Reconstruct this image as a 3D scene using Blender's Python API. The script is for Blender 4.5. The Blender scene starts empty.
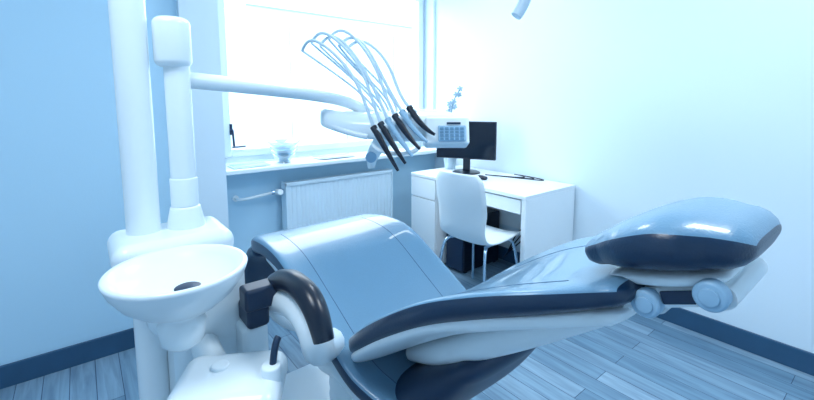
import bpy, math, random
from mathutils import Vector, Matrix
random.seed(3)
scene = bpy.context.scene
C = bpy.context

# ---------------------------------------------------------------- materials
def new_mat(name, col, rough=0.5, metal=0.0, bump=0.0, bscale=40.0, var=0.0, coat=0.0, spec=0.5):
    m = bpy.data.materials.new(name); m.use_nodes = True
    nt = m.node_tree; b = nt.nodes['Principled BSDF']
    b.inputs['Base Color'].default_value = (*col, 1)
    b.inputs['Roughness'].default_value = rough
    b.inputs['Metallic'].default_value = metal
    b.inputs['Specular IOR Level'].default_value = spec
    b.inputs['Coat Weight'].default_value = coat
    tc = nt.nodes.new('ShaderNodeTexCoord')
    nz = nt.nodes.new('ShaderNodeTexNoise'); nz.inputs['Scale'].default_value = bscale
    nz.inputs['Detail'].default_value = 4
    nt.links.new(tc.outputs['Object'], nz.inputs['Vector'])
    if bump > 0:
        bp = nt.nodes.new('ShaderNodeBump'); bp.inputs['Strength'].default_value = bump
        bp.inputs['Distance'].default_value = 0.002
        nt.links.new(nz.outputs['Fac'], bp.inputs['Height'])
        nt.links.new(bp.outputs['Normal'], b.inputs['Normal'])
    mx = nt.nodes.new('ShaderNodeMix'); mx.data_type = 'RGBA'
    v = max(var, 0.01)
    mx.inputs[6].default_value = (*[max(0, c*(1-v)) for c in col], 1)
    mx.inputs[7].default_value = (*[min(1, c*(1+v)) for c in col], 1)
    nt.links.new(nz.outputs['Fac'], mx.inputs[0])
    nt.links.new(mx.outputs[2], b.inputs['Base Color'])
    return m

WALL  = new_mat('wall_paint', (0.72, 0.86, 0.96), 0.75, bump=0.15, bscale=120, var=0.01)
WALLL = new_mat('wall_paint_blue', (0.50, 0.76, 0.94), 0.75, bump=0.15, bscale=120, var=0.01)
CEIL  = new_mat('ceiling_paint', (0.80, 0.91, 0.98), 0.85, bump=0.1, bscale=90)
BASEB = new_mat('baseboard_vinyl', (0.025, 0.09, 0.18), 0.5, var=0.15, bscale=9)
WHITE = new_mat('white_enamel', (0.82, 0.92, 0.98), 0.28, coat=0.3)
WHITE2= new_mat('white_plastic', (0.82, 0.92, 0.98), 0.4)
HOSE  = new_mat('hose_silicone', (0.60, 0.76, 0.88), 0.4)
SHADE = new_mat('pale_blue_plastic', (0.32, 0.53, 0.72), 0.35)
LEATH = new_mat('leather_lit_top', (0.145, 0.305, 0.46), 0.34, bump=0.35, bscale=240, var=0.05, coat=0.45)  # strongly lit tone of the upholstery, painted into the colour
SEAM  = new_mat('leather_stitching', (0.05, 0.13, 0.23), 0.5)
LEATD = new_mat('leather_shaded_side', (0.006, 0.028, 0.072), 0.33, bump=0.25, bscale=260, var=0.05, coat=0.1)  # same leather as the top, shade put into the colour
BLACK = new_mat('black_plastic', (0.003, 0.010, 0.026), 0.3)
NAVY  = new_mat('navy_plastic', (0.006, 0.026, 0.068), 0.4)
CHROM = new_mat('brushed_steel', (0.55, 0.70, 0.83), 0.22, metal=1.0)
RADI  = new_mat('radiator_enamel', (0.68, 0.84, 0.95), 0.4)
FRAME = new_mat('window_frame_pvc', (0.80, 0.90, 0.97), 0.35)
DESKM = new_mat('desk_laminate', (0.84, 0.92, 0.97), 0.35)
KEY   = new_mat('keypad_keys', (0.12, 0.27, 0.42), 0.5)
PAPER = new_mat('paper', (0.80, 0.89, 0.96), 0.8)
SCRN  = new_mat('screen_glass', (0.003, 0.008, 0.02), 0.12)
BUILD = new_mat('facade_render', (0.38, 0.48, 0.55), 0.9, var=0.05, bscale=2)
BUILDW= new_mat('facade_windows', (0.27, 0.37, 0.46), 0.4)
GREEN = new_mat('plant_stem', (0.08, 0.20, 0.30), 0.5)
PETAL = new_mat('orchid_petal', (0.30, 0.46, 0.60), 0.5)
POT   = new_mat('ceramic_pot', (0.6, 0.76, 0.88), 0.3)

def glass_mat(name, tint, fac):
    m = bpy.data.materials.new(name); m.use_nodes = True
    nt = m.node_tree; nt.nodes.clear()
    o = nt.nodes.new('ShaderNodeOutputMaterial'); mx = nt.nodes.new('ShaderNodeMixShader')
    t = nt.nodes.new('ShaderNodeBsdfTransparent'); g = nt.nodes.new('ShaderNodeBsdfGlossy')
    t.inputs[0].default_value = (*tint, 1); g.inputs['Roughness'].default_value = 0.03
    mx.inputs[0].default_value = fac
    nt.links.new(t.outputs[0], mx.inputs[1]); nt.links.new(g.outputs[0], mx.inputs[2])
    nt.links.new(mx.outputs[0], o.inputs[0]); return m
GLASS = glass_mat('window_glass', (0.97, 0.99, 1), 0.05)
BOWLG = glass_mat('bowl_glass', (0.78, 0.88, 0.94), 0.3)

def floor_mat():
    m = bpy.data.materials.new('floor_planks'); m.use_nodes = True
    nt = m.node_tree; b = nt.nodes['Principled BSDF']
    tc = nt.nodes.new('ShaderNodeTexCoord')
    mp = nt.nodes.new('ShaderNodeMapping'); mp.inputs['Rotation'].default_value = (0, 0, math.pi/2)
    nt.links.new(tc.outputs['Object'], mp.inputs['Vector'])
    br = nt.nodes.new('ShaderNodeTexBrick')
    br.inputs['Scale'].default_value = 1.0
    br.inputs['Brick Width'].default_value = 0.95
    br.inputs['Row Height'].default_value = 0.10
    br.inputs['Mortar Size'].default_value = 0.0018
    br.inputs['Mortar Smooth'].default_value = 0.1
    br.offset = 0.37
    br.inputs['Color1'].default_value = (0.15, 0.28, 0.40, 1)
    br.inputs['Color2'].default_value = (0.31, 0.46, 0.59, 1)
    br.inputs['Mortar'].default_value = (0.03, 0.08, 0.15, 1)
    nt.links.new(mp.outputs[0], br.inputs['Vector'])
    mp2 = nt.nodes.new('ShaderNodeMapping'); mp2.inputs['Scale'].default_value = (24, 1.8, 1)
    nt.links.new(tc.outputs['Object'], mp2.inputs['Vector'])
    nz = nt.nodes.new('ShaderNodeTexNoise'); nz.inputs['Scale'].default_value = 1.5
    nz.inputs['Detail'].default_value = 8; nz.inputs['Distortion'].default_value = 0.8
    nt.links.new(mp2.outputs[0], nz.inputs['Vector'])
    cr = nt.nodes.new('ShaderNodeValToRGB')
    cr.color_ramp.elements[0].position = 0.3; cr.color_ramp.elements[0].color = (0.52, 0.57, 0.63, 1)
    cr.color_ramp.elements[1].position = 0.65; cr.color_ramp.elements[1].color = (1, 1, 1, 1)
    nt.links.new(nz.outputs['Fac'], cr.inputs[0])
    mx = nt.nodes.new('ShaderNodeMix'); mx.data_type = 'RGBA'; mx.blend_type = 'MULTIPLY'
    mx.inputs[0].default_value = 0.9
    nt.links.new(br.outputs['Color'], mx.inputs[6]); nt.links.new(cr.outputs[0], mx.inputs[7])
    nt.links.new(mx.outputs[2], b.inputs['Base Color'])
    b.inputs['Roughness'].default_value = 0.34
    bp = nt.nodes.new('ShaderNodeBump'); bp.inputs['Strength'].default_value = 0.2
    bp.inputs['Distance'].default_value = 0.002
    nt.links.new(br.outputs['Fac'], bp.inputs['Height']); bp.invert = True
    nt.links.new(bp.outputs[0], b.inputs['Normal'])
    return m
FLOOR = floor_mat()

# ---------------------------------------------------------------- helpers
def empty(name, loc=(0, 0, 0), rz=0):
    e = bpy.data.objects.new(name, None); C.collection.objects.link(e)
    e.location = loc; e.rotation_euler = (0, 0, rz); e.empty_display_size = 0.1
    return e

def mesh_obj(name, verts, faces, mats, parent=None, smooth=True, fm=None):
    me = bpy.data.meshes.new(name); me.from_pydata([tuple(v) for v in verts], [], faces)
    if not isinstance(mats, (list, tuple)): mats = [mats]
    for m in mats: me.materials.append(m)
    if fm:
        for p, i in zip(me.polygons, fm): p.material_index = i
    for p in me.polygons: p.use_smooth = smooth
    me.update()
    import bmesh
    bm = bmesh.new(); bm.from_mesh(me); bmesh.ops.recalc_face_normals(bm, faces=bm.faces); bm.to_mesh(me); bm.free()
    o = bpy.data.objects.new(name, me); C.collection.objects.link(o)
    if parent: o.parent = parent
    return o

def box(name, lo, hi, mat, parent=None, bevel=0.0, seg=3, rot=None):
    c = [(a+b)/2 for a, b in zip(lo, hi)]; h = [(b-a)/2 for a, b in zip(lo, hi)]
    v = [(sx*h[0], sy*h[1], sz*h[2]) for sx in (-1, 1) for sy in (-1, 1) for sz in (-1, 1)]
    f = [(0,1,3,2),(4,6,7,5),(0,4,5,1),(2,3,7,6),(0,2,6,4),(1,5,7,3)]
    o = mesh_obj(name, v, f, mat, parent, smooth=bevel > 0)
    o.location = c
    if rot: o.rotation_euler = rot
    if bevel > 0:
        b = o.modifiers.new('bevel', 'BEVEL'); b.width = bevel; b.segments = seg; b.limit_method = 'NONE'
        b.harden_normals = True
    return o

def cyl(name, p0, p1, r0, mat, parent=None, r1=None, n=32, bevel=0.0):
    p0 = Vector(p0); p1 = Vector(p1); r1 = r0 if r1 is None else r1
    d = (p1-p0); L = d.length; q = d.to_track_quat('Z', 'Y')
    bv = bevel
    prof = [(0, 0), (r0, 0), (r1, L), (0, L)]
    if bv > 0:
        prof = [(0, 0)] + [(r0-bv+bv*math.sin(a), bv-bv*math.cos(a)) for a in [i*math.pi/8 for i in range(5)]] + \
               [(r1-bv+bv*math.cos(a), L-bv+bv*math.sin(a)) for a in [i*math.pi/8 for i in range(5)]] + [(0, L)]
    o = lathe(name, prof, mat, parent, n=n)
    o.location = p0; o.rotation_mode = 'QUATERNION'; o.rotation_quaternion = q
    return o

def lathe(name, prof, mat, parent=None, n=48, loc=(0, 0, 0), fm_fn=None, angle=35):
    verts = []; faces = []; rings = []
    for r, z in prof:
        if r < 1e-6:
            rings.append([len(verts)]); verts.append((0, 0, z))
        else:
            s = len(verts); rings.append(list(range(s, s+n)))
            for i in range(n):
                a = 2*math.pi*i/n; verts.append((r*math.cos(a), r*math.sin(a), z))
    fm = []
    for k, (A, B) in enumerate(zip(rings[:-1], rings[1:])):
        mi = fm_fn(k) if fm_fn else 0
        for i in range(n):
            j = (i+1) % n
            if len(A) == 1 and len(B) == 1: continue
            if len(A) == 1: faces.append((A[0], B[i], B[j]))
            elif len(B) == 1: faces.append((A[i], A[j], B[0]))
            else: faces.append((A[i], A[j], B[j], B[i]))
            fm.append(mi)
    o = mesh_obj(name, verts, faces, mat, parent, True, fm)
    o.location = loc
    try: o.data.set_sharp_from_angle(angle=math.radians(angle))
    except Exception: pass
    return o

def tube(name, pts, r, mat, parent=None, radii=None, cyclic=False):
    cu = bpy.data.curves.new(name, 'CURVE'); cu.dimensions = '3D'
    sp = cu.splines.new('NURBS'); sp.points.add(len(pts)-1)
    for i, p in enumerate(pts):
        sp.points[i].co = (*p, 1)
        sp.points[i].radius = radii[i] if radii else 1
    sp.order_u = min(4, len(pts)); sp.use_endpoint_u = True; sp.use_cyclic_u = cyclic
    cu.bevel_depth = r; cu.bevel_resolution = 4; cu.use_fill_caps = True; cu.resolution_u = 10
    cu.materials.append(mat)
    o = bpy.data.objects.new(name, cu); C.collection.objects.link(o)
    if parent: o.parent = parent
    return o

def catmull(pts, sub):
    out = []
    n = len(pts)
    for i in range(n-1):
        p0 = pts[max(i-1, 0)]; p1 = pts[i]; p2 = pts[i+1]; p3 = pts[min(i+2, n-1)]
        for k in range(sub):
            t = k/sub
            out.append([0.5*((2*b)+(-a+c)*t+(2*a-5*b+4*c-d)*t*t+(-a+3*b-3*c+d)*t**3)
                        for a, b, c, d in zip(p0, p1, p2, p3)])
    out.append(list(pts[-1])); return out

def tangents(S):
    tans = []
    for i in range(len(S)):
        a = S[max(i-1, 0)]; b = S[min(i+1, len(S)-1)]
        v = Vector((0, b[0]-a[0], b[1]-a[1])); v.normalize(); tans.append(v)
    return tans

def loft(name, st, mats, parent, sub=6, n=40, er=0.04, e=0.45, ang=22, curve=3, ends=(3, 4)):
    """st: (y, z, xcentre, halfwidth, halfthick, dish) ; z is centreline"""
    S = catmull(st, sub); tans = tangents(S)
    ring_def = []
    ks = [math.radians(x) for x in (88, 75, 58, 40, 20)]
    for f in ks:
        ring_def.append((S[0], tans[0], -er*math.sin(f), er*(1-math.cos(f)), math.cos(f)))
    for s, t in zip(S, tans): ring_def.append((s, t, 0, 0, 1))
    for f in reversed(ks):
        ring_def.append((S[-1], tans[-1], er*math.sin(f), er*(1-math.cos(f)), math.cos(f)))
    verts = []; faces = []; fm = []
    sg = lambda v: (v > 0)-(v < 0)
    for s, t, off, dw, ts in ring_def:
        nrm = Vector((1, 0, 0)).cross(t)
        if nrm.z < 0: nrm = -nrm
        c = Vector((s[2], s[0], s[1])) + t*off
        w = s[3]-dw*1.3; th = s[4]*ts
        for i in range(n):
            a = 2*math.pi*i/n
            x = w*sg(math.cos(a))*abs(math.cos(a))**e
            z = th*sg(math.sin(a))*abs(math.sin(a))**(e+0.15)
            z += s[5]*abs(x/w)**curve
            verts.append(c + Vector((x, 0, 0)) + nrm*z)
    R = len(ring_def)
    for r in range(R-1):
        for i in range(n):
            j = (i+1) % n
            faces.append((r*n+i, r*n+j, (r+1)*n+j, (r+1)*n+i))
            a = math.degrees(2*math.pi*(i+.5)/n)
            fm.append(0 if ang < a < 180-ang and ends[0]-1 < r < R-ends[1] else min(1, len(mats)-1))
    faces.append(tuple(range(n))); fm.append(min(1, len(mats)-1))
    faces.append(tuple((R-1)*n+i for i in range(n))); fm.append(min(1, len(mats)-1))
    return mesh_obj(name, verts, faces, mats, parent, True, fm)

def seam(name, st, frac, mat, parent, e, curve, r=.0014, i0=0, i1=None):
    S = catmull(st, 6); T = tangents(S); pts = []
    co_ = abs(frac)**(1/e); si = math.sqrt(1-co_*co_)
    for s, t in list(zip(S, T))[i0:i1]:
        nrm = Vector((1, 0, 0)).cross(t)
        if nrm.z < 0: nrm = -nrm
        z = s[4]*si**(e+.15)+s[5]*abs(frac)**curve
        pts.append(tuple(Vector((s[2]+s[3]*frac, s[0], s[1]))+nrm*(z-.0003)))
    return tube(name, pts, r, mat, parent)

# ---------------------------------------------------------------- room
XR = 2.75; YB = 3.0; XL = -1.6; YF = -1.4; ZC = 2.7; YL = 2.6
box('floor', (XL-.2, YF-.2, -0.1), (XR+.2, YB+.35, 0), FLOOR)
box('ceiling', (XL-.2, YF-.2, ZC), (XR+.2, YB+.35, ZC+.1), CEIL)
box('wall_right', (XR, YF-.2, 0), (XR+.2, YB+.35, ZC), WALL)
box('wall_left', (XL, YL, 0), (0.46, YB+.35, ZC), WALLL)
box('wall_west', (XL-.2, YF-.2, 0), (XL, YB+.35, ZC), WALL)
box('wall_south', (XL, YF-.2, 0), (XR, YF, ZC), WALL)
box('wall_pilaster', (0.46, YL-.05, 0), (0.66, YB+.35, ZC), WALL)
WX0, WX1, WZ0, WZ1 = 0.74, 2.72, 0.89, 2.40
wb = empty('wall_back')
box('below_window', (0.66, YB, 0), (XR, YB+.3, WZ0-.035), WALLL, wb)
box('above_window', (0.66, YB, WZ1), (XR, YB+.3, ZC), WALL, wb)
box('left_jamb', (0.66, YB, WZ0-.035), (WX0, YB+.3, WZ1), WALL, wb)
box('right_jamb', (WX1, YB, WZ0-.035), (XR, YB+.3, WZ1), WALL, wb)
box('baseboard_right', (XR-.015, YF, 0), (XR, YB, 0.11), BASEB, bevel=.003)
box('baseboard_left', (XL, YL-.015, 0), (0.46, YL, 0.11), BASEB, bevel=.003)
box('baseboard_pilaster', (0.445, YL-.065, 0), (0.675, YL-.05, 0.11), BASEB, bevel=.003)
box('baseboard_back', (0.66, YB-.015, 0), (XR-.015, YB, 0.11), BASEB, bevel=.003)

# window
w = empty('window_1')
yf0, yf1 = YB+.14, YB+.21
fw = 0.075
box('frame_left', (WX0, yf0, WZ0), (WX0+fw, yf1, WZ1), FRAME, w, .008)
box('frame_right', (WX1-.035, yf0, WZ0), (WX1, yf1, WZ1), FRAME, w, .008)
box('frame_bottom', (WX0+fw, yf0, WZ0), (WX1-.035, yf1, WZ0+.06), FRAME, w, .008)
box('frame_top', (WX0+fw, yf0, WZ1-.06), (WX1-.035, yf1, WZ1), FRAME, w, .008)
def sash(nm, x0, x1):
    s = .055; y0, y1 = yf0-.02, yf0+.03
    z0, z1 = WZ0+.045, WZ1-.045
    box(nm+'_left', (x0, y0, z0), (x0+s, y1, z1), FRAME, w, .008)
    box(nm+'_right', (x1-s, y0, z0), (x1, y1, z1), FRAME, w, .008)
    box(nm+'_bottom', (x0+s, y0, z0), (x1-s, y1, z0+s), FRAME, w, .008)
    box(nm+'_top', (x0+s, y0, z1-s), (x1-s, y1, z1), FRAME, w, .008)
    box(nm+'_glass', (x0+s, y0+.02, z0+s), (x1-s, y0+.026, z1-s), GLASS, w)
sash('sash', WX0+.06, WX1-.025)
box('handle_plate', (.845, yf0-.03, 1.10), (.865, yf0-.02, 1.18), NAVY, w, .003)
tube('handle_grip', [(.855, yf0-.03, 1.14), (.855, yf0-.06, 1.14), (.855, yf0-.065, 1.13), (.857, yf0-.065, 1.06), (.86, yf0-.065, 1.02)], .008, NAVY, w)
tube('handle_latch', [(.855, yf0-.03, 1.01), (.90, yf0-.04, 1.01), (.95, yf0-.03, 1.012)], .006, NAVY, w)
box('window_sill', (0.663, YB-.20, WZ0-.032), (XR-.003, yf0-.001, WZ0), FRAME, bevel=.008)

# exterior
ext = empty('neighbouring_building')
box('facade', (-6, 13, -3), (14, 14, 4.2), BUILD, ext)
box('cornice', (-6, 12.8, 4.2), (14, 14, 4.4), BUILDW, ext)
for i in range(9):
    for j in range(2):
        box('pane_%d_%d' % (i, j), (-5+i*2.1, 12.95, -.8+j*2.9), (-3.9+i*2.1, 13.02, .9+j*2.9), BUILDW, ext)
box('exterior_ground', (-15, 3.6, -3.2), (25, 30, -3.0), BUILD)

# radiator
rad = empty('radiator')
rx0, rx1, rz0, rz1, ry = 1.15, 2.13, 0.16, 0.745, 2.87
vs = []; fs = []
n = 220
for i in range(n+1):
    x = rx0+.01+(rx1-rx0-.02)*i/n
    ph = (i/n*27) % 1
    d = 0.006 if .25 < ph < .75 else (0.006*min(1, abs((ph if ph < .5 else 1-ph))/.25))
    y = ry + .012 - d
    vs += [(x, y, rz0+.02), (x, y, rz1-.03)]
for i in range(n): fs.append((2*i, 2*i+2, 2*i+3, 2*i+1))
mesh_obj('front_ribs', vs, fs, RADI, rad)
box('body', (rx0+.01, ry+.012, rz0), (rx1-.01, ry+.085, rz1-.012), RADI, rad, .004)
box('side_cover_1', (rx0, ry-.004, rz0), (rx0+.012, ry+.09, rz1), RADI, rad, .004)
box('side_cover_2', (rx1-.012, ry-.004, rz0), (rx1, ry+.09, rz1), RADI, rad, .004)
box('top_rail', (rx0, ry-.004, rz1-.028), (rx1, ry+.012, rz1), RADI, rad, .004)
for i in range(38):
    x = rx0+.03+i*.0245
    box('grille_%d' % i, (x, ry+.015, rz1-.011), (x+.010, ry+.08, rz1-.004), RADI, rad)
box('bracket_1', (rx0+.1, ry+.08, .3), (rx0+.14, YB, .6), RADI, rad)
box('bracket_2', (rx1-.14, ry+.08, .3), (rx1-.1, YB, .6), RADI, rad)
pp = empty('radiator_pipe')
tube('pipe', [(0.83, YB-.001, .655), (0.83, YB-.05, .655), (.84, YB-.07, .655), (0.9, YB-.085, .66), (1.08, YB-.085, .68)], .010, WHITE, pp)
cyl('valve', (1.06, YB-.085, .68), (1.149, YB-.085, .68), .017, CHROM, pp, bevel=.003)
cyl('valve_head', (1.10, YB-.085, .68), (1.10, YB-.16, .69), .022, WHITE2, pp, bevel=.006)
cyl('wall_rosette', (0.83, YB-.001, .655), (0.83, YB-.012, .655), .022, WHITE, pp)

# ---------------------------------------------------------------- items on the sill
bw = empty('glass_bowl', (1.17, 2.93, WZ0))
for k in range(4):
    z = .012+k*.034; r = .068+k*.012
    prof = [(0, z), (r*.6, z), (r*.9, z+.02), (r+.018, z+.05), (r+.014, z+.05), (r*.86, z+.024), (r*.55, z+.006), (0, z+.006)]
    lathe('bowl_%d' % (k+1), prof, BOWLG, bw)
lathe('foot', [(0, 0), (.05, 0), (.045, .012), (0, .012)], BOWLG, bw)
for i in range(5):
    box('paper_sheet' if i == 0 else 'paper_sheet.%03d' % i,
        (.78+i*.01+(.62 if i > 2 else 0), 2.83+i*.012-(0 if i < 3 else .02), WZ0+.001+i*.003),
        (1.0+i*.02+(.68 if i > 2 else 0), 2.98+i*.01, WZ0+.003+i*.003), PAPER if i % 2 else SHADE)

orc = empty('potted_orchid', (2.53, 2.56, .75))
lathe('pot', [(0, 0), (.045, 0), (.06, .11), (.055, .11), (.045, .1), (0, .1)], POT, orc)
tube('stem', [(0, 0, .1), (.01, -.01, .3), (-.01, 0, .50), (.03, -.01, .63), (.09, -.02, .69)], .0035, GREEN, orc)
tube('stem_2', [(0, 0, .1), (-.01, 0, .35), (-.03, -.01, .50), (-.02, -.01, .58)], .003, GREEN, orc)
for i, (px_, pz_) in enumerate([(-.015, .53), (.02, .59), (.05, .65), (.095, .70), (-.045, .50), (-.03, .57), (.03, .545), (.085, .65)]):
    vs = []; fs = []
    for k in range(5):
        a0 = k*2*math.pi/5+i; s = len(vs); ln = .028
        for (u, v) in [(0, 0), (.4, .26), (.8, .28), (1, 0), (.8, -.28), (.4, -.26)]:
            x = ln*(u*math.cos(a0)-v*math.sin(a0)); z = ln*(u*math.sin(a0)+v*math.cos(a0))
            vs.append((px_+x*.8, -.02-x*.6+.006*u*u, pz_+z))
        fs.append(tuple(range(s, s+6)))
    mesh_obj('flower_%d' % (i+1), vs, fs, PETAL, orc)
for k in range(4):
    a = k*1.6; vs = []; fs = []
    for j in range(7):
        t = j/6; wd_ = .022*math.sin(math.pi*min(1, t*.95+.05))
        c = Vector((math.cos(a)*t*.10, math.sin(a)*t*.07, .1+.06*math.sin(t*2.2)))
        pr = Vector((-math.sin(a), math.cos(a), 0))*wd_
        vs += [c-pr, c+pr]
    for j in range(6): fs.append((2*j, 2*j+1, 2*j+3, 2*j+2))
    mesh_obj('leaf_%d' % (k+1), vs, fs, GREEN, orc)

# ---------------------------------------------------------------- desk
dk = empty('desk')
dx0, dx1, dy0, dy1, dz = 2.15, 2.735, 1.50, 2.64, 0.75
box('top', (dx0, dy0, dz-.025), (dx1, dy1, dz), DESKM, dk, .003)
box('end_panel', (dx0+.005, dy0, 0), (dx1, dy0+.035, dz-.025), DESKM, dk, .003)
box('apron_drawer', (dx0+.008, dy0+.045, dz-.125), (dx0+.026, 2.32, dz-.034), DESKM, dk, .002)
box('drawer_box', (dx0+.026, dy0+.05, dz-.12), (dx1-.1, 2.32, dz-.04), DESKM, dk)
box('modesty_panel', (dx1-.03, dy0+.035, .32), (dx1-.01, 2.34, dz-.13), DESKM, dk)
box('cabinet_body', (dx0+.02, 2.34, 0.02), (dx1, dy1, dz-.025), DESKM, dk, .002)
box('cabinet_drawer', (dx0+.002, 2.343, .56), (dx0+.019, dy1-.003, dz-.03), DESKM, dk, .002)
box('cabinet_door', (dx0+.002, 2.343, .04), (dx0+.019, dy1-.003, .552), DESKM, dk, .002)
# monitor
mo = empty('computer_monitor', (2.47, 2.32, dz), math.radians(-62))
box('housing', (-.25, -.012, .12), (.25, .018, .43), BLACK, mo, .006)
box('screen', (-.24, -.0145, .132), (.24, -.0125, .418), SCRN, mo)
box('rear_bulge', (-.13, .016, .17), (.13, .045, .36), BLACK, mo, .012)
box('neck', (-.03, .03, .012), (.03, .05, .27), BLACK, mo, .005)
lathe('base', [(0, 0), (.115, 0), (.115, .006), (.10, .013), (0, .014)], BLACK, mo, loc=(0, .03, 0))
ph = empty('computer_mouse', (2.36, 2.06, dz), .3)
loft('shell', [(-.045, .014, 0, .022, .013, 0), (0, .017, 0, .03, .016, 0), (.045, .013, 0, .024, .012, 0)], [BLACK], ph, er=.01, e=.8)
cb = empty('cable_bundle')
for i in range(3):
    tube('cable_%d' % (i+1), [(2.70, 2.0-i*.05, .76), (2.715, 1.9-i*.1, .755), (2.66, 1.85-i*.08, .754), (2.6, 2.0, .754), (2.52, 2.15, .756)], .004, BLACK, cb)
    tube('drop_%d' % (i+1), [(2.69, 1.75+i*.05, .5), (2.66, 1.75, .42), (2.6, 1.8+i*.06, .30+.03*i), (2.55, 1.9, .2), (2.6, 2.0, .1)], .005, BLACK, cb)
tw = empty('added_dark_tower')  # added dark box, stands in for the shadow under the desk
box('case', (2.26, 2.12, 0.012), (2.68, 2.31, .44), BLACK, tw, .006)
box('front_bezel', (2.245, 2.125, .02), (2.262, 2.305, .435), NAVY, tw, .005)
for i in range(4): box('foot_%d' % i, (2.28+(i % 2)*.35, 2.13+(i//2)*.14, 0), (2.31+(i % 2)*.35, 2.16+(i//2)*.14, .014), BLACK, tw)

# ---------------------------------------------------------------- plastic chair
ch = empty('plastic_chair', (2.06, 1.80, 0), math.radians(4))
prof = [(.22, .425, .20), (.20, .445, .205), (.10, .445, .215), (-.02, .435, .215), (-.12, .435, .205), (-.17, .46, .19),
        (-.20, .53, .185), (-.215, .63, .195), (-.235, .74, .20), (-.25, .85, .19), (-.255, .90, .15)]
P = catmull(prof, 3); m = 12; vs = []; fs = []
for k, (x, z, hw) in enumerate(P):
    up = min(1, max(0, (z-.45)/.2))
    for j in range(m+1):
        t = -1+2*j/m
        vs.append((x+.035*up*t*t, hw*t, z+(1-up)*.025*abs(t)**3))
for k in range(len(P)-1):
    for j in range(m): fs.append((k*(m+1)+j, k*(m+1)+j+1, (k+1)*(m+1)+j+1, (k+1)*(m+1)+j))
sh = mesh_obj('shell', vs, fs, WHITE2, ch)
so = sh.modifiers.new('s', 'SOLIDIFY'); so.thickness = .010; so.offset = 0
for i, (sx, sy) in enumerate([(1, 1), (1, -1), (-1, 1), (-1, -1)]):
    tube('leg_%d' % (i+1), [(sx*.10, sy*.14, .425), (sx*.15, sy*.165, .42), (sx*.17, sy*.175, .38), (sx*.20, sy*.20, .1), (sx*.205, sy*.205, .006)], .010, CHROM, ch)
tube('rail_1', [(-.12, .14, .422), (.12, .14, .422)], .009, CHROM, ch)
tube('rail_2', [(-.12, -.14, .422), (.12, -.14, .422)], .009, CHROM, ch)

# ---------------------------------------------------------------- dental chair
dc = empty('dental_chair')
cx = 0.79
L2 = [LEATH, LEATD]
seat = [(1.68, .745, cx, .27, .045, .008), (1.60, .765, cx, .285, .045, .016), (1.46, .768, cx, .292, .045, .030),
     (1.33, .743, cx, .292, .045, .042), (1.15, .655, cx, .285, .045, .052), (1.0, .585, cx, .280, .042, .052),
     (.90, .552, cx, .270, .040, .040), (.80, .538, cx, .24, .036, .02)]
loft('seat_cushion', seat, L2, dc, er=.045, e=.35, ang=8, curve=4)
seam('seat_seam_1', seat, .66, SEAM, dc, .35, 4, i0=8)
seam('seat_seam_2', seat, -.66, SEAM, dc, .35, 4, i0=8)
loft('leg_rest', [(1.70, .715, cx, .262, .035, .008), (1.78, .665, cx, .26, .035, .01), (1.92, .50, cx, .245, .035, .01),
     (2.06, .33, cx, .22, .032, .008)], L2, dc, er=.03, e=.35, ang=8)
loft('seat_pan', [(1.66, .69, cx, .22, .02, 0), (1.40, .695, cx, .25, .025, 0), (1.15, .61, cx, .25, .03, 0),
     (.98, .545, cx, .24, .03, 0), (.86, .51, cx, .20, .025, 0)], [WHITE], dc, e=.4)
back = [(.93, .655, cx, .245, .024, .012), (.85, .712, cx, .285, .030, .022), (.72, .805, cx, .300, .032, .032), (.57, .905, cx, .297, .032, .034),
        (.45, .968, cx, .27, .030, .028), (.36, 1.008, cx, .225, .026, .016), (.29, 1.035, cx, .165, .022, .004)]
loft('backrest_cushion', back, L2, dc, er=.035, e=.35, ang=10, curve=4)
seam('back_seam_1', back, .68, SEAM, dc, .35, 4, i0=0, i1=32)
seam('back_seam_2', back, -.68, SEAM, dc, .35, 4, i0=0, i1=32)
loft('backrest_shell', [(y+.010*1, z-.045, x, w_-.012, .018, d) for y, z, x, w_, t, d in back], [WHITE], dc, er=.03, e=.4)
loft('backrest_spine', [(.86, .62, cx, .10, .03, 0), (.70, .72, cx, .15, .04, 0), (.52, .84, cx, .14, .04, 0), (.36, .94, cx, .09, .025, 0)], [WHITE], dc, e=.6)
loft('hinge_cover', [(.98, .50, cx, .15, .04, 0), (.82, .54, cx, .19, .06, 0), (.70, .63, cx, .20, .06, 0), (.60, .73, cx, .17, .035, 0)], [NAVY], dc, e=.6, er=.05)
# headrest
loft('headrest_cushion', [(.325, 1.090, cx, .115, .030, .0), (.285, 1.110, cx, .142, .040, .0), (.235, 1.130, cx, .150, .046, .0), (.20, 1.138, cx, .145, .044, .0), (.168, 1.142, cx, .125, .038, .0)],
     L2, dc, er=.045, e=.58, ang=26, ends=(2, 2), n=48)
loft('headrest_plate', [(.30, 1.050, cx, .10, .012, 0), (.22, 1.076, cx, .115, .014, 0), (.17, 1.091, cx, .10, .012, 0)], [WHITE], dc, e=.5, er=.02)
box('neck_strut', (cx-.05, .22, .985), (cx+.05, .36, 1.005), WHITE, dc, .008, rot=(math.radians(-22), 0, 0))
tube('link_bar', [(.705, .30, 1.01), (.705, .24, 1.037), (.705, .155, 1.075)], .018, WHITE, dc)
tube('link_bar_2', [(.875, .30, 1.01), (.875, .24, 1.037), (.875, .155, 1.075)], .018, WHITE, dc)
cyl('cross_shaft_1', (.70, .24, 1.03), (.88, .24, 1.03), .020, WHITE, dc)
cyl('cross_shaft_2', (.70, .155, 1.07), (.88, .155, 1.07), .018, WHITE, dc)
for nm, (y, z) in {'knob_1': (.245, 1.032), 'knob_2': (.163, 1.076)}.items():
    cyl(nm, (.695, y, z), (.670, y, z), .022, SHADE, dc, bevel=.005)
    cyl(nm+'_cap', (.671, y, z), (.667, y, z), .013, SHADE, dc, bevel=.0015)
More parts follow.
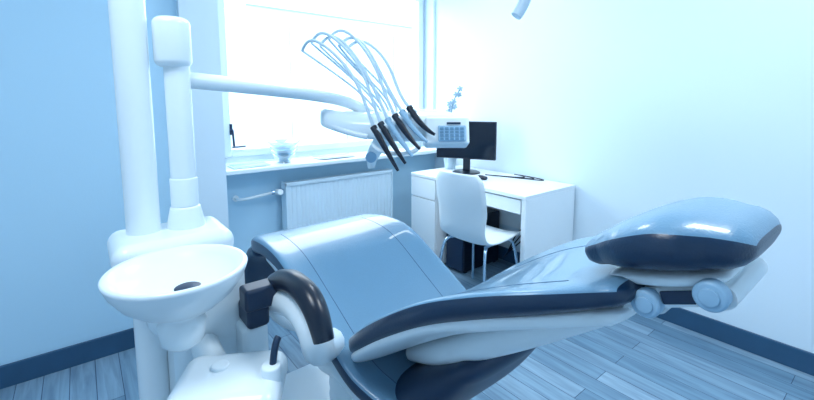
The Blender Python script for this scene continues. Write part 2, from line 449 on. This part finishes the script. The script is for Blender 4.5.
box('link_label', (.682, .182, 1.045), (.688, .228, 1.065), NAVY, dc, .002, rot=(math.radians(-22), 0, 0))
box('dark_clamp', (.68, .31, 1.01), (.74, .37, 1.04), NAVY, dc, .010, rot=(math.radians(-22), 0, 0))
# armrest
tube('armrest_pad', [(.40, 1.15, .785), (.40, 1.12, .83), (.40, 1.02, .88), (.40, .92, .895), (.40, .835, .875), (.40, .805, .805)], .030, BLACK, dc,
     radii=[.7, .95, 1, 1, 1, .8])
tube('armrest_bracket', [(.405, 1.10, .79), (.41, .98, .83), (.41, .89, .815), (.415, .86, .76), (.44, .92, .70), (.52, 1.0, .66)], .040, WHITE, dc)
tube('armrest_arm', [(.40, 1.12, .77), (.42, 1.13, .70), (.48, 1.14, .66), (.56, 1.15, .64)], .024, WHITE, dc)
# base
lathe('lift_bellows', [(0, .05), (.15, .05)] + [(.15-.02*(i % 2), .06+i*.025) for i in range(17)] + [(.15, .49), (0, .49)], WHITE2, dc, loc=(cx, 1.22, 0))
loft('lift_column', [(1.42, .40, cx, .14, .14, 0), (1.22, .46, cx, .16, .14, 0), (1.02, .42, cx, .14, .13, 0)], [WHITE], dc, e=.5, er=.05)
loft('base_plate', [(1.75, .03, cx, .22, .03, 0), (1.3, .035, cx, .28, .035, 0), (.75, .03, cx, .22, .03, 0)], [WHITE], dc, e=.5, er=.05)

# ---------------------------------------------------------------- cuspidor / unit
cu = empty('cuspidor_unit')
k_ = .147/.176
prof = [(0, -.19), (.035, -.19), (.055, -.175), (.062, -.13), (.05, -.115), (.058, -.10), (.10, -.085), (.140, -.055), (.166, -.022),
        (.176, .0), (.178, .008), (.173, .013), (.162, .010), (.146, -.004), (.122, -.018), (.09, -.027), (.045, -.032), (.04, -.033), (.0, -.035)]
prof = [(r*k_, z*.95) for r, z in prof]
lathe('spittoon_bowl', prof, WHITE, cu, n=72, loc=(.154, 1.035, .960), angle=80)
lathe('drain', [(0, 0), (.026, 0), (.028, .003), (.024, .005), (0, .004)], NAVY, cu, loc=(.165, 1.00, .928))
box('bowl_neck', (.09, 1.05, .78), (.22, 1.28, .90), WHITE, cu, .05, 6)
box('housing', (.035, 1.18, .91), (.325, 1.40, .99), WHITE, cu, .035, 6)
box('body', (.15, 1.14, .05), (.34, 1.40, .93), WHITE, cu, .04, 6)
box('foot', (.02, 1.05, 0), (.40, 1.47, .07), WHITE, cu, .03, 5)
cyl('support_pole', (.118, 1.315, .065), (.118, 1.315, ZC-.001), .041, WHITE, cu, bevel=.01)
cyl('arm_post_lower', (.222, 1.305, .97), (.222, 1.305, 1.05), .054, WHITE, cu, r1=.040, bevel=.008)
cyl('arm_post', (.222, 1.305, 1.03), (.222, 1.305, 1.46), .033, WHITE, cu, bevel=.004)
cyl('arm_post_collar', (.222, 1.305, 1.05), (.222, 1.305, 1.13), .036, WHITE2, cu, bevel=.002)
cyl('arm_post_head', (.215, 1.305, 1.44), (.215, 1.305, 1.575), .047, WHITE, cu, bevel=.02)
tube('assistant_arm', [(.22, 1.14, .70), (.22, 1.04, .68), (.23, .95, .68)], .035, WHITE, cu)
box('assistant_tray', (.105, .83, .66), (.345, 1.03, .735), WHITE, cu, .036, 8, rot=(0, 0, math.radians(-30)))
cyl('instrument_socket', (.215, .965, .72), (.215, .965, .742), .020, WHITE2, cu, bevel=.004)
cyl('suction_holder', (.300, .87, .70), (.300, .87, .755), .022, WHITE2, cu, bevel=.005)
tube('suction_handle', [(.325, .885, .805), (.312, .878, .795), (.298, .865, .76), (.30, .872, .62)], .008, NAVY, cu)
box('clamp_bracket', (.30, 1.04, .80), (.40, 1.10, .86), NAVY, cu, .01)
box('clamp_base', (.31, 1.06, .74), (.37, 1.20, .80), NAVY, cu, .012)
box('connector', (.30, 1.07, .60), (.37, 1.20, .745), WHITE, cu, .02)
tube('suction_hose', [(.30, .875, .63), (.34, .92, .50), (.40, 1.0, .40), (.40, 1.1, .30), (.33, 1.2, .3)], .010, SHADE, cu)

# ---------------------------------------------------------------- delivery unit
du = empty('instrument_delivery_unit', (1.05, 1.40, 1.23), math.radians(-38.6))
# (local x: along unit, y: away, z up)
Mi = (Matrix.Translation((1.05, 1.40, 1.23)) @ Matrix.Rotation(math.radians(-38.6), 4, 'Z')).inverted()
def W(p): return tuple(Mi @ Vector(p))
vs = []; fs = []
secs = [(-.30, .060, .03, .08), (-.27, .050, .038, .12), (-.15, .025, .048, .16), (0, .018, .060, .17), (.14, .020, .062, .16), (.25, .008, .058, .13), (.30, -.005, .042, .09)]
SS = catmull(secs, 5); n = 28
for x, zc, ht, hd in SS:
    for i in range(n):
        a = 2*math.pi*i/n; c, s = math.cos(a), math.sin(a)
        vs.append((x, hd*math.copysign(abs(c)**.5, c), zc+ht*math.copysign(abs(s)**.6, s)+.02*c*abs(c)))
for r in range(len(SS)-1):
    for i in range(n):
        j = (i+1) % n; fs.append((r*n+i, r*n+j, (r+1)*n+j, (r+1)*n+i))
fs.append(tuple(range(n))); fs.append(tuple((len(SS)-1)*n+i for i in range(n)))
mesh_obj('body', vs, fs, WHITE, du)
box('control_panel', (.12, -.20, -.06), (.290, -.12, .05), WHITE2, du, .012, 4, rot=(math.radians(-18), 0, 0))
pk = empty('keypad', (.205, -.205, .0)); pk.parent = du; pk.rotation_euler = (math.radians(-18), 0, 0)
box('keypad_plate', (-.035, -.006, -.036), (.07, .002, .026), SHADE, pk, .004)
for r in range(4):
    for c in range(5):
        box('key_%d_%d' % (r, c), (-.028+c*.019, -.009, -.031+r*.013), (-.015+c*.019, -.005, -.022+r*.013), KEY, pk)
box('display', (-.002, -.009, .030), (.05, -.002, .037), NAVY, pk)
# tray shield left
tube('tray_rim', [(-.10, -.16, -.02), (-.22, -.15, .0), (-.31, -.08, .06), (-.31, .06, .085), (-.2, .13, .07)], .012, WHITE, du)
tube('pivot_bracket', [(-.03, .02, -.02), (-.06, .0, -.07), (-.11, .0, -.10), (-.10, .0, -.17)], .03, WHITE, du, radii=[1.3, 1.2, 1.0, .5])
cyl('pivot_knob', (-.10, -.03, -.12), (-.10, .03, -.12), .024, SHADE, du, bevel=.005)
tube('handle', [(.10, -.17, -.06), (.08, -.22, -.09), (-.05, -.22, -.09), (-.08, -.17, -.05)], .008, WHITE, du)
HX = [(-.395, .33), (-.35, .36), (-.31, .345), (-.27, .37), (-.225, .34), (-.19, .325)]
for i in range(6):
    bx = -.045+i*.024; base = (bx*.6-.03, -.06, .05)
    tip = (HX[i][0], .04-i*.02, HX[i][1])
    hx, hz = (-.075+i*.027), (.0+.015*i)
    hp0 = (hx, -.20, hz+.02); hp1 = (hx+.045, -.235, hz-.055); hp2 = (hx+.095, -.25, hz-.14+.012*i)
    tube('whip_%d' % (i+1), [base, (bx-.06, -.02, .14), (bx-.19+.02*(i % 2), .02, .22), tip], .0048, HOSE, du)
    tube('hose_%d' % (i+1), [tip, (tip[0]+.03, 0, tip[2]+.05), (tip[0]+.10, -.05, tip[2]+.03), (hx-.09+.03*(i % 2), -.14, .24), (hx-.04, -.17, .14), hp0], .0062, HOSE, du)
    tube('handpiece_%d' % (i+1), [hp0, hp1, hp2], .0115, BLACK if i in (0, 1, 3, 5) else SHADE, du, radii=[1.15, 1, .45])
    cyl('holder_%d' % (i+1), (hx+.01, -.13, hz+.0), (hx+.015, -.215, hz+.0), .015, WHITE2, du, bevel=.003)
tube('support_arm', [W((.222, 1.305, 1.41)), W((.50, 1.40, 1.39)), W((.835, 1.527, 1.365)), W((.93, 1.50, 1.33)), W((1.0, 1.46, 1.27))], .024, WHITE, du)

# ---------------------------------------------------------------- operating lamp (ceiling mounted)
lp = empty('dental_operating_lamp')
cyl('ceiling_mount', (.80, 1.2, ZC-.04), (.80, 1.2, ZC), .09, WHITE, lp, bevel=.01)
cyl('drop_tube', (.80, 1.2, 2.36), (.80, 1.2, ZC-.03), .028, WHITE, lp, bevel=.005)
tube('arm_2', [(.8, 1.2, 2.40), (.86, 1.18, 2.36), (1.05, .98, 2.08), (1.13, .88, 2.0)], .02, WHITE, lp)
loft('head', [(.68, 1.90, 1.13, .13, .045, 0), (.80, 1.92, 1.13, .16, .06, 0), (.92, 1.90, 1.13, .13, .045, 0)], [WHITE], lp, e=.6, er=.04)
tube('handle', [(1.10, .82, 1.87), (1.12, .81, 1.80), (1.145, .80, 1.70), (1.12, .82, 1.64), (1.105, .83, 1.615)], .018, HOSE, lp)

# ---------------------------------------------------------------- added fill lights under the ceiling, unseen, brighten the room
for i, (x, y) in enumerate([(1.6, 0.1), (1.7, 1.9), (-.3, .7)]):
    cl = empty('added_ceiling_fill' if i == 0 else 'added_ceiling_fill.%03d' % i)
    box('frame', (x-.33, y-.33, ZC-.03), (x+.33, y+.33, ZC-.001), FRAME, cl, .004)
    ld = bpy.data.lights.new('fill_light', 'AREA'); ld.shape = 'SQUARE'; ld.size = .6
    ld.energy = (26, 18, 22)[i]; ld.color = (.88, .95, 1)
    lo = bpy.data.objects.new('fill_light', ld); C.collection.objects.link(lo); lo.location = (x, y, ZC-.035); lo.parent = cl

wd = bpy.data.worlds.new('sky'); scene.world = wd; wd.use_nodes = True
bg = wd.node_tree.nodes['Background']; bg.inputs[0].default_value = (.88, .95, 1, 1); bg.inputs[1].default_value = 6.8

# ---------------------------------------------------------------- camera
cam = bpy.data.cameras.new('camera'); co = bpy.data.objects.new('camera', cam); C.collection.objects.link(co)
th = math.radians(6.5); yaw = math.radians(38.6)
d = Vector((math.sin(yaw)*math.cos(th), math.cos(yaw)*math.cos(th), -math.sin(th)))
co.location = (0, 0, 1.35); co.rotation_euler = d.to_track_quat('-Z', 'Y').to_euler()
cam.sensor_width = 36; cam.lens = 410/814*36; cam.shift_y = -53/814; cam.clip_start = .02
scene.camera = co
scene.view_settings.view_transform = 'Standard'
